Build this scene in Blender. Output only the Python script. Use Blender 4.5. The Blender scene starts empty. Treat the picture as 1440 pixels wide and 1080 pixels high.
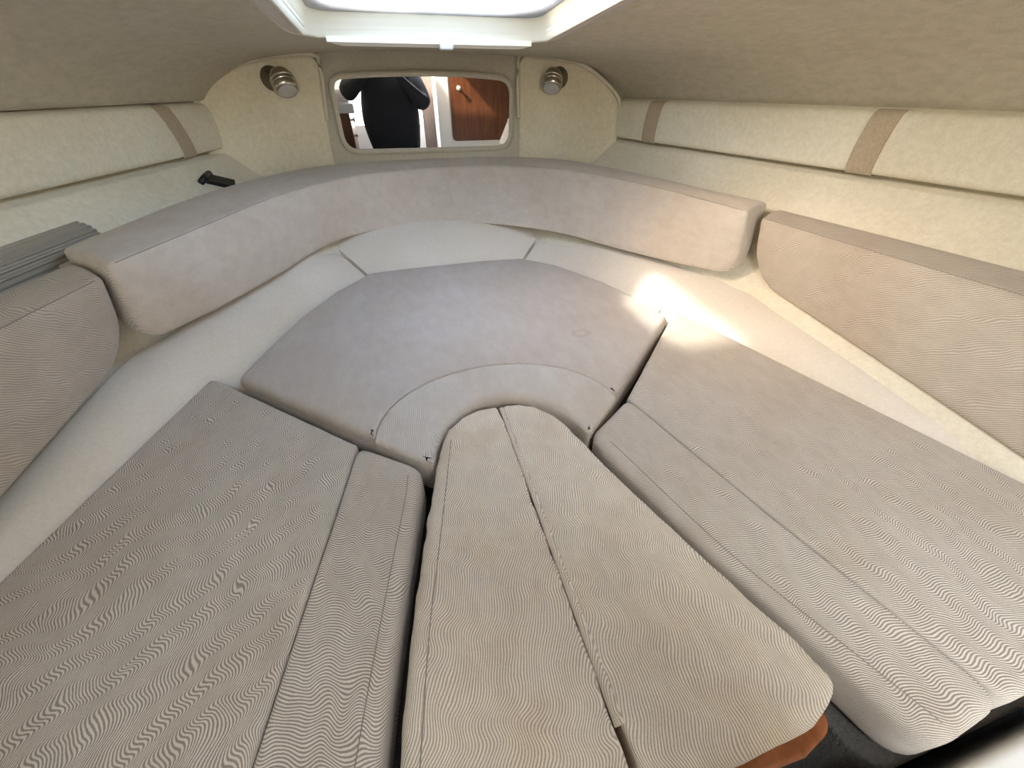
import bpy, bmesh, math, random
from mathutils import Vector, Matrix
from mathutils.geometry import delaunay_2d_cdt
random.seed(7)
sc = bpy.context.scene
S = 0.78                                   # survey units -> metres
COL = sc.collection

# ------------------------------------------------------------------ camera
cam_d = bpy.data.cameras.new('camera'); cam = bpy.data.objects.new('camera', cam_d); COL.objects.link(cam)
CAM = Vector((-0.187, 0.0, 0.75))
cam.location = CAM*S
cam.rotation_euler = (math.radians(90-37.5), 0, math.radians(-15))
cam_d.sensor_width = 36; cam_d.lens = 545/1440*36; cam_d.clip_start = 0.01
sc.camera = cam

# ------------------------------------------------------------------ light
world = bpy.data.worlds.new('sky'); sc.world = world; world.use_nodes = True
wn = world.node_tree; bg = wn.nodes['Background']
sky = wn.nodes.new('ShaderNodeTexSky'); sky.sky_type = 'NISHITA'; sky.sun_disc = False
sky.sun_elevation = math.radians(41); sky.sun_rotation = math.radians(-71); sky.air_density = 1.3; sky.dust_density = 2.5
tint = wn.nodes.new('ShaderNodeMix'); tint.data_type = 'RGBA'; tint.blend_type = 'MULTIPLY'; tint.inputs[0].default_value = 1
tint.inputs[7].default_value = (1.0, 0.885, 0.78, 1); wn.links.new(sky.outputs[0], tint.inputs[6]); wn.links.new(tint.outputs[2], bg.inputs[0]); bg.inputs[1].default_value = 1.9

def aim(o, d): o.rotation_euler = Vector(d).to_track_quat('-Z', 'Y').to_euler()
SUN_DIR = Vector((1.00, -0.38, -0.95))
sd = bpy.data.lights.new('sun', 'SUN'); sun = bpy.data.objects.new('sun', sd); COL.objects.link(sun)
sd.energy = 7.5; sd.angle = math.radians(2.2); sd.color = (1.0, 0.93, 0.80); aim(sun, SUN_DIR); sun.location = (-3, 2, 4)

def area(name, loc, d, sx, sy, power, col):
    l = bpy.data.lights.new(name, 'AREA'); l.shape = 'RECTANGLE'; l.size = sx*S; l.size_y = sy*S; l.energy = power; l.color = col
    o = bpy.data.objects.new(name, l); COL.objects.link(o); o.location = Vector(loc)*S; aim(o, d); return o
for nm, lc, dr, sx, sy in (('portal_hatch', (0.02, 1.46, 1.06), (0, 0, -1), 0.90, 0.94), ('portal_roof', (0.135, -0.98, 1.10), (0, 0, -1), 0.66, 0.76), ('portal_door', (-0.145, -1.43, 0.60), (0, 1, 0), 0.97, 1.06)):
    area(nm, lc, dr, sx, sy, 1, (1, 1, 1)).data.cycles.is_portal = True
area('daylight_roof', (0.135, -0.98, 1.20), (-0.6, 0.5, -1), 0.60, 0.70, 10, (1.0, 0.97, 0.93))
area('daylight_door', (-0.145, -1.50, 0.60), (-0.25, 1, 0.0), 0.95, 1.0, 7, (1.0, 0.97, 0.93))
vs = sc.view_settings; vs.view_transform = 'Standard'; vs.look = 'None'; vs.gamma = 1.0; vs.use_curve_mapping = False
vs.exposure = 0.98
sc.cycles.use_denoising = True
sc.cycles.max_bounces = 9; sc.cycles.diffuse_bounces = 5; sc.cycles.sample_clamp_indirect = 6

# ------------------------------------------------------------------ materials
class NT:
    def __init__(s, name):
        s.m = bpy.data.materials.new(name); s.m.use_nodes = True; s.t = s.m.node_tree
        s.b = s.t.nodes['Principled BSDF']; s.out = s.t.nodes['Material Output']
    def n(s, typ, **kw):
        nd = s.t.nodes.new('ShaderNode'+typ)
        for k, v in kw.items():
            if k.startswith('i_'): nd.inputs[k[2:].replace('_', ' ')].default_value = v
            else: setattr(nd, k, v)
        return nd
    def l(s, a, b): s.t.links.new(a, b)
    def math(s, op, a, b=None, c=None):
        nd = s.t.nodes.new('ShaderNodeMath'); nd.operation = op
        for i, v in enumerate((a, b, c)):
            if v is None: continue
            if isinstance(v, (int, float)): nd.inputs[i].default_value = v
            else: s.l(v, nd.inputs[i])
        return nd.outputs[0]
    def mix(s, f, a, b, blend='MIX'):
        nd = s.t.nodes.new('ShaderNodeMix'); nd.data_type = 'RGBA'; nd.blend_type = blend
        for k, v in ((0, f), (6, a), (7, b)):
            if isinstance(v, (int, float)): nd.inputs[k].default_value = v
            elif isinstance(v, tuple): nd.inputs[k].default_value = v if len(v) == 4 else (*v, 1)
            else: s.l(v, nd.inputs[k])
        return nd.outputs[2]
    def noise(s, vec, scale, detail=2, rough=0.5):
        nd = s.n('TexNoise'); nd.inputs['Scale'].default_value = scale; nd.inputs['Detail'].default_value = detail
        nd.inputs['Roughness'].default_value = rough
        if vec is not None: s.l(vec, nd.inputs['Vector'])
        return nd.outputs['Fac']
    def mapping(s, vec, scale=(1, 1, 1), rot=(0, 0, 0), loc=(0, 0, 0)):
        nd = s.n('Mapping'); nd.inputs['Scale'].default_value = scale; nd.inputs['Rotation'].default_value = rot; nd.inputs['Location'].default_value = loc
        s.l(vec, nd.inputs['Vector']); return nd.outputs[0]
    def ramp(s, f, lo, hi):
        nd = s.n('MapRange'); nd.inputs['From Min'].default_value = lo; nd.inputs['From Max'].default_value = hi; nd.interpolation_type = 'SMOOTHSTEP'
        s.l(f, nd.inputs['Value']); return nd.outputs[0]
    def bump(s, h, strength, dist):
        nd = s.n('Bump'); nd.inputs['Strength'].default_value = strength; nd.inputs['Distance'].default_value = dist
        s.l(h, nd.inputs['Height']); s.l(nd.outputs[0], s.b.inputs['Normal'])

def plain(name, col, rough=0.6, metal=0.0, var=0.06, scale=30, bump=0.0, spec=0.5):
    t = NT(name); tc = t.n('TexCoord').outputs['Object']
    f = t.noise(tc, scale, 3)
    t.l(t.mix(f, tuple(c*(1-var) for c in col), tuple(min(1, c*(1+var)) for c in col)), t.b.inputs['Base Color'])
    t.b.inputs['Roughness'].default_value = rough; t.b.inputs['Metallic'].default_value = metal; t.b.inputs['Specular IOR Level'].default_value = spec
    if bump: t.bump(f, bump, 0.01)
    return t.m

def ripple(name, ang, period, amp, light, dark, lo=-0.5, hi=0.7, seed=0.0, zc=0.8, sheen=0.15, wrinkle=0.35, stain=None, spot=None, zig=None):
    """upholstery woven with meandering ripple lines"""
    t = NT(name); tc = t.n('TexCoord').outputs['Object']
    v = t.mapping(tc, loc=(seed, seed*0.7, seed*0.3))
    d = (math.cos(ang), math.sin(ang), zc)
    dp = t.n('VectorMath', operation='DOT_PRODUCT'); t.l(v, dp.inputs[0]); dp.inputs[1].default_value = d
    n1 = t.noise(t.mapping(v, scale=(1, 1, 1)), 13, 1.0)
    n2 = t.noise(v, 42, 1.5)
    n3 = t.noise(v, 160, 1.0)
    ph = t.math('ADD', dp.outputs['Value'], t.math('MULTIPLY', n1, amp))
    ph = t.math('ADD', ph, t.math('MULTIPLY', n2, amp*0.20))
    ph = t.math('ADD', ph, t.math('MULTIPLY', n3, amp*0.02))
    if zig:                                    # (direction, wavelength, amplitude) of the diagonal zigzag
        zd = t.n('VectorMath', operation='DOT_PRODUCT'); t.l(v, zd.inputs[0]); zd.inputs[1].default_value = (math.cos(zig[0]), math.sin(zig[0]), 0.3)
        zb = t.math('ADD', zd.outputs['Value'], t.math('MULTIPLY', t.noise(v, 9, 2), 0.11))
        am = t.math('MULTIPLY', t.math('ADD', t.noise(t.mapping(v, loc=(5, 2, 1)), 11, 1), 0.35), zig[2])
        ph = t.math('ADD', ph, t.math('MULTIPLY', t.math('SINE', t.math('MULTIPLY', zb, 2*math.pi/zig[1])), am))
    s_ = t.math('SINE', t.math('MULTIPLY', ph, 2*math.pi/period))
    s_ = t.math('ADD', s_, t.math('MULTIPLY', t.math('SUBTRACT', t.noise(v, 700, 2), 0.5), 1.7))
    f = t.ramp(s_, lo, hi)
    big = t.noise(v, 5, 3)
    col = t.mix(f, dark, light)
    col = t.mix(t.ramp(big, 0.3, 0.75), col, (0.93, 0.90, 0.86), 'MULTIPLY')
    mot = t.noise(t.mapping(v, scale=(1, 0.5, 1), rot=(0, 0, 0.5)), 34, 5, 0.7)
    col = t.mix(t.ramp(mot, 0.3, 0.7), col, (0.90, 0.89, 0.885), 'MULTIPLY')
    if spot:                                   # old water mark
        ds = t.n('VectorMath', operation='DISTANCE'); t.l(t.mapping(tc, scale=(1, 1.5, 0)), ds.inputs[0]); ds.inputs[1].default_value = (spot[0], spot[1]*1.5, 0)
        dd = t.math('ADD', ds.outputs['Value'], t.math('MULTIPLY', t.noise(tc, 30, 3), 0.03))
        ring = t.math('SUBTRACT', 1.0, t.ramp(t.math('ABSOLUTE', t.math('SUBTRACT', dd, spot[2])), 0.0, 0.016))
        col = t.mix(t.math('MULTIPLY', ring, 0.7), col, (0.84, 0.81, 0.78), 'MULTIPLY')
    if stain:
        sn = t.ramp(t.noise(t.mapping(v, scale=(1, 1, 1), loc=(3.1, 1.7, 0)), 4.2, 4), 0.55, 0.72)
        col = t.mix(t.math('MULTIPLY', sn, stain), col, (0.86, 0.72, 0.53), 'MULTIPLY')
    t.l(col, t.b.inputs['Base Color'])
    t.b.inputs['Roughness'].default_value = 0.92; t.b.inputs['Specular IOR Level'].default_value = 0.15
    t.b.inputs['Sheen Weight'].default_value = sheen; t.b.inputs['Sheen Roughness'].default_value = 0.6
    h = t.math('ADD', t.math('MULTIPLY', f, 0.05), t.math('MULTIPLY', t.noise(v, 9, 2.5), wrinkle))
    t.bump(h, 0.55, 0.02)
    return t.m

def felt(name, light, dark, scale=60, bump=0.3, fold=0.25, stretch=(1, 1, 1), big=3.0):
    """brushed headliner / hull liner fabric"""
    t = NT(name); tc = t.n('TexCoord').outputs['Object']
    a = t.noise(t.mapping(tc, scale=stretch), scale, 4, 0.65); b = t.noise(tc, big, 3); c = t.noise(tc, 420, 2)
    f = t.math('ADD', t.math('MULTIPLY', a, 0.6), t.math('MULTIPLY', c, 0.4))
    col = t.mix(t.ramp(f, 0.34, 0.66), dark, light)
    col = t.mix(t.ramp(b, 0.35, 0.7), col, (0.92, 0.90, 0.86), 'MULTIPLY')
    t.l(col, t.b.inputs['Base Color'])
    t.b.inputs['Roughness'].default_value = 0.95; t.b.inputs['Specular IOR Level'].default_value = 0.1
    t.b.inputs['Sheen Weight'].default_value = 0.15
    t.bump(t.math('ADD', t.math('MULTIPLY', f, 0.08), t.math('MULTIPLY', t.noise(t.mapping(tc, scale=(1, 0.35, 1)), 5, 2), fold)), bump, 0.03)
    return t.m

M = {}
L1, D1 = (0.76, 0.695, 0.605), (0.33, 0.29, 0.24)
M['cush_left'] = ripple('ripple_fabric_port', math.radians(5), 0.0036, 0.016, L1, D1, lo=-0.9, hi=0.6, seed=0.3, zc=-0.8, zig=(math.radians(-62), 0.050, 0.0078))
M['cush_left_in'] = ripple('ripple_fabric_port_inner', math.radians(75), 0.0036, 0.018, L1, D1, lo=-0.75, hi=0.45, seed=2.3, zig=(math.radians(5), 0.055, 0.0052))
M['cush_right'] = ripple('ripple_fabric_starboard', math.radians(80), 0.0032, 0.013, L1, D1, lo=-1.1, hi=0.9, seed=4.1, zig=(math.radians(-2), 0.055, 0.0052))
M['cush_right_in'] = ripple('ripple_fabric_starboard_inner', math.radians(76), 0.0032, 0.013, L1, D1, lo=-1.1, hi=0.9, seed=5.4, zig=(math.radians(-8), 0.06, 0.0045))
M['cush_table'] = ripple('ripple_fabric_table', math.radians(-20), 0.0036, 0.014, (0.90, 0.82, 0.69), (0.52, 0.45, 0.355), seed=7.7, lo=-0.9, hi=0.6, stain=0.35, zig=(math.radians(70), 0.07, 0.0050))
M['cush_table_b'] = ripple('ripple_fabric_table_other', math.radians(-12), 0.0036, 0.016, (0.90, 0.82, 0.69), (0.52, 0.45, 0.355), seed=9.2, lo=-0.9, hi=0.6, stain=0.45, zig=(math.radians(60), 0.07, 0.0050))
M['cush_fwd'] = ripple('fine_fabric_forward', math.radians(60), 0.0042, 0.012, (0.64, 0.585, 0.525), (0.50, 0.45, 0.40), lo=-1.1, hi=1.1, seed=1.1, wrinkle=0.45, spot=(0.404*S, -0.223*S, 0.040))
M['cush_fwd_in'] = ripple('fine_fabric_forward_inner', math.radians(0), 0.0042, 0.010, (0.68, 0.635, 0.57), (0.56, 0.515, 0.455), lo=-1.1, hi=1.1, seed=3.1, wrinkle=0.4)
M['bolster'] = ripple('fine_fabric_bolster', math.radians(70), 0.0050, 0.020, (0.71, 0.64, 0.555), (0.58, 0.515, 0.44), lo=-1.2, hi=1.3, seed=6.3, wrinkle=0.5)
M['bolster_aft'] = ripple('ripple_fabric_bolster', math.radians(60), 0.0062, 0.026, (0.61, 0.54, 0.45), (0.41, 0.355, 0.29), lo=-1.0, hi=0.9, zig=(math.radians(20), 0.05, 0.004), seed=8.3, zc=1.1)
M['seam'] = plain('stitched_seam', (0.27, 0.235, 0.195), 0.95)
M['liner'] = felt('hull_liner_felt', (0.79, 0.735, 0.60), (0.68, 0.63, 0.505), 70, 0.25, 0.12)
M['panel'] = felt('bulkhead_panel_felt', (0.79, 0.725, 0.56), (0.68, 0.62, 0.47), 60, 0.3, 0.15)
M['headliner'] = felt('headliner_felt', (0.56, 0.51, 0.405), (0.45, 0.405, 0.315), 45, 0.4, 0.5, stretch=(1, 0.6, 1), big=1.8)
M['ledge'] = felt('ledge_felt', (0.80, 0.745, 0.655), (0.73, 0.675, 0.59), 120, 0.2, 0.15)
M['bulk_front'] = felt('forward_bulkhead_felt', (0.60, 0.56, 0.465), (0.50, 0.465, 0.385), 70, 0.25, 0.1)
M['welt'] = plain('welt_cord', (0.66, 0.61, 0.49), 0.8)
M['strap'] = felt('strap_webbing', (0.50, 0.41, 0.30), (0.40, 0.325, 0.235), 160, 0.2, 0.05)
M['chrome'] = plain('satin_nickel', (0.55, 0.51, 0.45), 0.22, 1.0, 0.04)
M['bronze'] = plain('dark_bronze', (0.17, 0.14, 0.11), 0.35, 0.7)
M['lens'] = plain('frosted_lamp_lens', (0.55, 0.54, 0.51), 0.4)
M['black'] = plain('black_plastic', (0.006, 0.006, 0.007), 0.45)
M['white_gel'] = plain('white_gelcoat', (0.78, 0.77, 0.73), 0.3, var=0.02)
M['trim_white'] = plain('hatch_trim_white', (0.80, 0.78, 0.70), 0.4, var=0.02)
M['trim_grey'] = plain('hatch_flange_beige', (0.66, 0.61, 0.545), 0.6, var=0.04)
M['dark'] = plain('dark_carpet', (0.028, 0.025, 0.022), 0.98, var=0.6, scale=300, bump=0.4)
M['sole'] = plain('cabin_sole_carpet', (0.085, 0.08, 0.07), 0.98, var=0.4, scale=260, bump=0.4)
M['jacket'] = plain('black_jacket', (0.012, 0.014, 0.020), 0.85, var=0.3, scale=14, bump=0.5)
M['trousers'] = plain('black_trousers', (0.013, 0.013, 0.015), 0.9, var=0.3, scale=14, bump=0.4)
M['skin'] = plain('skin', (0.55, 0.35, 0.26), 0.55)
M['hair'] = plain('dark_hair', (0.03, 0.022, 0.016), 0.7, var=0.4, scale=90, bump=0.5)
M['counter'] = plain('counter_grey', (0.62, 0.62, 0.63), 0.25)
M['paper'] = plain('paper_roll', (0.82, 0.74, 0.76), 0.9)
M['grey_plastic'] = plain('grey_ribbed_plastic', (0.34, 0.305, 0.25), 0.4, var=0.05)
M['canvas'] = plain('blocker_canvas', (0.25, 0.24, 0.22), 0.9)
M['steel'] = plain('steel_tube', (0.6, 0.6, 0.6), 0.25, 1.0)

def wood(name, c1, c2, rough):
    t = NT(name); tc = t.n('TexCoord').outputs['Object']
    f = t.noise(t.mapping(tc, scale=(14, 14, 1.2)), 3, 5, 0.6)
    t.l(t.mix(t.ramp(f, 0.3, 0.7), c1, c2), t.b.inputs['Base Color']); t.b.inputs['Roughness'].default_value = rough
    return t.m
M['wood_dark'] = wood('dark_mahogany', (0.075, 0.022, 0.008), (0.13, 0.042, 0.013), 0.4)
M['wood_table'] = wood('varnished_table_wood', (0.23, 0.075, 0.025), (0.36, 0.13, 0.05), 0.25)
M['wood_frame'] = wood('grey_teak', (0.11, 0.08, 0.065), (0.16, 0.12, 0.10), 0.5)

def mirror_mat():
    t = NT('mirror_silver'); t.b.inputs['Metallic'].default_value = 1; t.b.inputs['Roughness'].default_value = 0.01
    tc = t.n('TexCoord').outputs['Object']
    t.l(t.mix(t.noise(tc, 4, 2), (0.90, 0.91, 0.92), (0.93, 0.94, 0.94)), t.b.inputs['Base Color']); return t.m
M['mirror'] = mirror_mat()

def lens_mat():
    """acrylic lens: clear smoky centre, greyer and more opaque towards the edge"""
    t = NT('hatch_acrylic'); tc = t.n('TexCoord').outputs['Object']
    sx = t.n('SeparateXYZ'); t.l(tc, sx.inputs[0])
    ax = t.math('DIVIDE', t.math('ABSOLUTE', sx.outputs[0]), 0.42*S); ay = t.math('DIVIDE', t.math('ABSOLUTE', sx.outputs[1]), 0.45*S)
    r = t.math('POWER', t.math('ADD', t.math('POWER', ax, 5.0), t.math('POWER', ay, 5.0)), 0.2)
    e = t.ramp(t.math('ADD', r, t.math('MULTIPLY', t.math('SUBTRACT', t.noise(tc, 14, 3), 0.5), 0.08)), 0.78, 0.97)
    tr = t.n('BsdfTransparent'); tr.inputs[0].default_value = (0.84, 0.86, 0.88, 1)
    tl = t.n('BsdfTranslucent'); tl.inputs[0].default_value = (0.20, 0.20, 0.195, 1)
    df = t.n('BsdfDiffuse'); df.inputs[0].default_value = (0.34, 0.34, 0.32, 1)
    m1 = t.n('MixShader'); m1.inputs[0].default_value = 0.15; t.l(tr.outputs[0], m1.inputs[1]); t.l(tl.outputs[0], m1.inputs[2])
    m3 = t.n('MixShader'); m3.inputs[0].default_value = 0.55; t.l(df.outputs[0], m3.inputs[1]); t.l(tl.outputs[0], m3.inputs[2])
    m2 = t.n('MixShader'); t.l(e, m2.inputs[0]); t.l(m1.outputs[0], m2.inputs[1]); t.l(m3.outputs[0], m2.inputs[2])
    t.l(m2.outputs[0], t.out.inputs['Surface']); return t.m
M['acrylic'] = lens_mat()

# ------------------------------------------------------------------ builders
LOC = {}
def thing(name, loc, label, cat, group=None):
    o = bpy.data.objects.new(name, None); COL.objects.link(o); o.empty_display_size = 0.05
    o.location = Vector(loc)*S; LOC[o] = Vector(loc); o['label'] = label; o['category'] = cat
    if group: o['group'] = group
    return o
def tag(o, label, cat, group=None):
    o['label'] = label; o['category'] = cat
    if group: o['group'] = group
    return o
def struct(o): o['kind'] = 'structure'; return o
def obj(name, verts, faces, mat, parent=None, origin=None, smooth=True, fix=True):
    org = Vector(origin) if origin is not None else (LOC[parent] if parent is not None else Vector((0, 0, 0)))
    me = bpy.data.meshes.new(name)
    me.from_pydata([(Vector(v)-org)*S for v in verts], [], faces)
    if fix:
        bm = bmesh.new(); bm.from_mesh(me); bmesh.ops.remove_doubles(bm, verts=bm.verts, dist=1e-5)
        bmesh.ops.recalc_face_normals(bm, faces=bm.faces); bm.to_mesh(me); bm.free()
    me.materials.append(M[mat] if isinstance(mat, str) else mat)
    if smooth:
        for p in me.polygons: p.use_smooth = True
    o = bpy.data.objects.new(name, me); COL.objects.link(o)
    LOC[o] = org
    if parent is not None: o.parent = parent; o.location = (org-LOC[parent])*S
    else: o.location = org*S
    return o
def autosmooth(o, deg=40):
    m = o.data; a = math.radians(deg)
    bm = bmesh.new(); bm.from_mesh(m)
    for e in bm.edges:
        if len(e.link_faces) == 2: e.smooth = e.calc_face_angle(0) < a
    bm.to_mesh(m); bm.free(); return o
def loft(rings, closed=True, cap0=False, cap1=False):
    V = []; F = []; n = len(rings[0])
    for r in rings: V += [Vector(p) for p in r]
    for i in range(len(rings)-1):
        for j in range(n if closed else n-1):
            k = (j+1) % n; F.append((i*n+j, i*n+k, (i+1)*n+k, (i+1)*n+j))
    if cap0: F.append(tuple(range(n-1, -1, -1)))
    if cap1: F.append(tuple((len(rings)-1)*n+j for j in range(n)))
    return V, F
def crv(pts, n):
    """n points along a Catmull-Rom through pts, even in length"""
    P = [Vector(p) for p in pts]; P = [P[0]*2-P[1]]+P+[P[-1]*2-P[-2]]; out = []
    for i in range(1, len(P)-2):
        for k in range(16):
            t = k/16; a, b, c, d = P[i-1:i+3]
            out.append(0.5*((2*b)+(c-a)*t+(2*a-5*b+4*c-d)*t*t+(3*b-a-3*c+d)*t**3))
    out.append(P[-2])
    return even(out, n)
def even(out, n):
    L = [0]
    for a, b in zip(out, out[1:]): L.append(L[-1]+(b-a).length)
    res = []; j = 0
    for i in range(n):
        s = L[-1]*i/(n-1)
        while j < len(L)-2 and L[j+1] < s: j += 1
        f = (s-L[j])/max(1e-9, L[j+1]-L[j]); res.append(out[j].lerp(out[j+1], min(1, max(0, f))))
    return res
def lerp_tab(tab, y):
    tab = sorted(tab)
    if y <= tab[0][0]: 
        (a, b), (c, d) = tab[0], tab[1]
    elif y >= tab[-1][0]:
        (a, b), (c, d) = tab[-2], tab[-1]
    else:
        for i in range(len(tab)-1):
            if tab[i][0] <= y <= tab[i+1][0]: (a, b), (c, d) = tab[i], tab[i+1]; break
    return b+(d-b)*(y-a)/(c-a)
def tube(pts, r, seg=8, ends=True):
    P = [Vector(p) for p in pts]; rings = []; up = Vector((0, 0, 1))
    for i, p in enumerate(P):
        d = (P[min(i+1, len(P)-1)]-P[max(i-1, 0)]).normalized()
        a = d.cross(up); a = a.normalized() if a.length > 1e-4 else Vector((1, 0, 0)); b = a.cross(d)
        rr = r[i] if isinstance(r, (list, tuple)) else r
        rings.append([p+rr*(math.cos(2*math.pi*k/seg)*a+math.sin(2*math.pi*k/seg)*b) for k in range(seg)])
    return loft(rings, True, ends, ends)
def box(lo, hi, bev=0.0):
    lo = Vector(lo); hi = Vector(hi)
    if bev <= 0:
        V = [Vector((x, y, z)) for x in (lo.x, hi.x) for y in (lo.y, hi.y) for z in (lo.z, hi.z)]
        return V, [(0, 1, 3, 2), (4, 6, 7, 5), (0, 4, 5, 1), (2, 3, 7, 6), (0, 2, 6, 4), (1, 5, 7, 3)]
    pts = [(lo.x, lo.y), (hi.x, lo.y), (hi.x, hi.y), (lo.x, hi.y)]
    return pad_mesh([(x, y, bev, bev) for x, y in pts], hi.z, hi.z-lo.z, rb=bev)
def lathe(prof, origin, axis, seg=24):
    axis = Vector(axis).normalized(); a = axis.orthogonal().normalized(); b = axis.cross(a); o = Vector(origin)
    rings = [[o+axis*h+max(r, 1e-5)*(math.cos(2*math.pi*k/seg)*a+math.sin(2*math.pi*k/seg)*b) for k in range(seg)] for r, h in prof]
    return loft(rings, True, True, True)
def fillet(corners, step=0.03):
    """corners: (x, y, fillet, edge radius of the edge that starts here) -> dense outline (x, y, r)"""
    n = len(corners); out = []
    ar = sum(corners[i][0]*corners[(i+1) % n][1]-corners[(i+1) % n][0]*corners[i][1] for i in range(n))
    for i in range(n):
        x, y, f, r = corners[i]; rp = corners[i-1][3]
        u = Vector(corners[i][:2])-Vector(corners[i-1][:2]); w = Vector(corners[(i+1) % n][:2])-Vector(corners[i][:2])
        turn = math.atan2(u.x*w.y-u.y*w.x, u.dot(w))*(1 if ar > 0 else -1)
        if turn > 0.4: f = max(f, 1.3*max(r, rp)*math.tan(turn/2))
        p = Vector((x, y)); a = Vector(corners[i-1][:2])-p; b = Vector(corners[(i+1) % n][:2])-p
        fa = min(f, a.length*0.45); fb = min(f, b.length*0.45)
        if f > 1e-6:
            A = p+a.normalized()*fa; B = p+b.normalized()*fb
            for k in range(7):
                t = k/6; q = A*(1-t)**2+p*2*t*(1-t)+B*t*t; out.append((q.x, q.y, rp+(r-rp)*t))
        else: out.append((x, y, (r+rp)/2))
    res = []
    for i in range(len(out)):
        a = out[i]; b = out[(i+1) % len(out)]; d = math.hypot(b[0]-a[0], b[1]-a[1]); k = max(1, int(d/step))
        for j in range(k): res.append(tuple(a[m]+(b[m]-a[m])*j/k for m in range(3)))
    return res
def pad_mesh(corners, ztop, thick, rb=0.02, basis=None, jitter=0.0, step=0.03, crown=0.0):
    """rounded slab: 2-D outline with its own rounding radius along each edge"""
    ol = fillet(corners, step); n = len(ol)
    ar = sum(ol[i][0]*ol[(i+1) % n][1]-ol[(i+1) % n][0]*ol[i][1] for i in range(n))
    if ar < 0: ol = ol[::-1]
    nor = []
    for i in range(n):
        a = Vector(ol[i-1][:2]); b = Vector(ol[i][:2]); c = Vector(ol[(i+1) % n][:2])
        e = ((b-a).normalized()+(c-b).normalized()); e = e.normalized() if e.length > 1e-6 else (b-a).normalized()
        nor.append(Vector((-e.y, e.x)))
    jt = [random.uniform(-1, 1)*jitter for _ in range(n)]
    jt = [(jt[i-1]+jt[i]*2+jt[(i+1) % n])/4 for i in range(n)]
    rings = []
    def ring(ins, z):
        r = []
        for i in range(n):
            ii = ins(ol[i][2])+jt[i]; p = Vector(ol[i][:2])+nor[i]*ii; r.append(Vector((p.x, p.y, z(ol[i][2]))))
        rings.append(r)
    zb = ztop-thick
    for k in range(4):
        a = math.pi/2*k/3; ring(lambda r, a=a: min(r, rb)*(1-math.sin(a)), lambda r, a=a: zb+min(r, rb)*(1-math.cos(a)))
    for k in range(7):
        a = math.pi/2*k/6; ring(lambda r, a=a: r*(1-math.cos(a)), lambda r, a=a: ztop-r*(1-math.sin(a)))
    ring(lambda r: r*1.0+0.004, lambda r: ztop+crown)
    V, F = loft(rings, True, True, False)
    last = rings[-1]; cz = last[0].z                          # flat top, filled by a constrained triangulation
    vo, _, fo, _, _, _ = delaunay_2d_cdt([Vector((p.x, p.y)) for p in last], [(i, (i+1) % n) for i in range(n)], [], 1, 1e-6)
    b0 = len(V); V += [Vector((p.x, p.y, last[0].z)) for p in vo]; F += [tuple(b0+i for i in f) for f in fo]
    if basis:
        O, U, Vv, N = (Vector(q) for q in basis)
        V = [O+U*p.x+Vv*p.y+N*p.z for p in V]
    return V, F

# ------------------------------------------------------------------ shape tables (survey units)
def xr(y): return 1.14+(2.73-y)*0.20        # starboard pad face line
def xl(y): return -(0.98+(2.73-y)*0.225)    # port pad face line
ZC = [(-1.4, 1.09), (-0.53, 1.06), (0.0, 1.03), (0.8, 0.985), (1.4, 0.945), (1.95, 0.908), (2.78, 0.902)]
def zc(y): return lerp_tab(ZC, y)
G = [(0, 1.0), (0.3, 0.98), (0.5, 0.93), (0.65, 0.86), (0.787, 0.73), (0.86, 0.56), (0.93, 0.36), (0.97, 0.18), (1.0, 0.0)]
HX0, HX1, HY0, HY1 = -0.40, 0.44, 1.02, 1.90     # deck hatch opening
RY0, RY1 = -1.35, -0.60                            # companionway roof opening

# bolster control curves
B_ = [(-1.02, 1.285), (-0.93, 1.36), (-0.835, 1.535), (-0.71, 1.785), (-0.60, 2.06), (-0.445, 2.255), (-0.22, 2.345), (0.05, 2.35), (0.25, 2.30), (0.404, 2.205), (0.624, 1.995), (0.80, 1.69), (0.968, 1.43), (1.115, 1.265)]
T_ = [(-0.965, 1.25), (-0.915, 1.39), (-0.827, 1.633), (-0.71, 1.95), (-0.546, 2.224), (-0.321, 2.433), (-0.012, 2.533), (0.22, 2.545), (0.402, 2.515), (0.746, 2.259), (0.948, 1.841), (1.036, 1.524), (1.09, 1.285)]
K_ = [(-1.14, 1.395), (-1.085, 1.65), (-1.0, 1.99), (-0.85, 2.33), (-0.62, 2.61), (-0.326, 2.71), (0.02, 2.735), (0.30, 2.73), (0.56, 2.69), (0.835, 2.49), (1.03, 2.01), (1.15, 1.60), (1.235, 1.345)]

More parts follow.
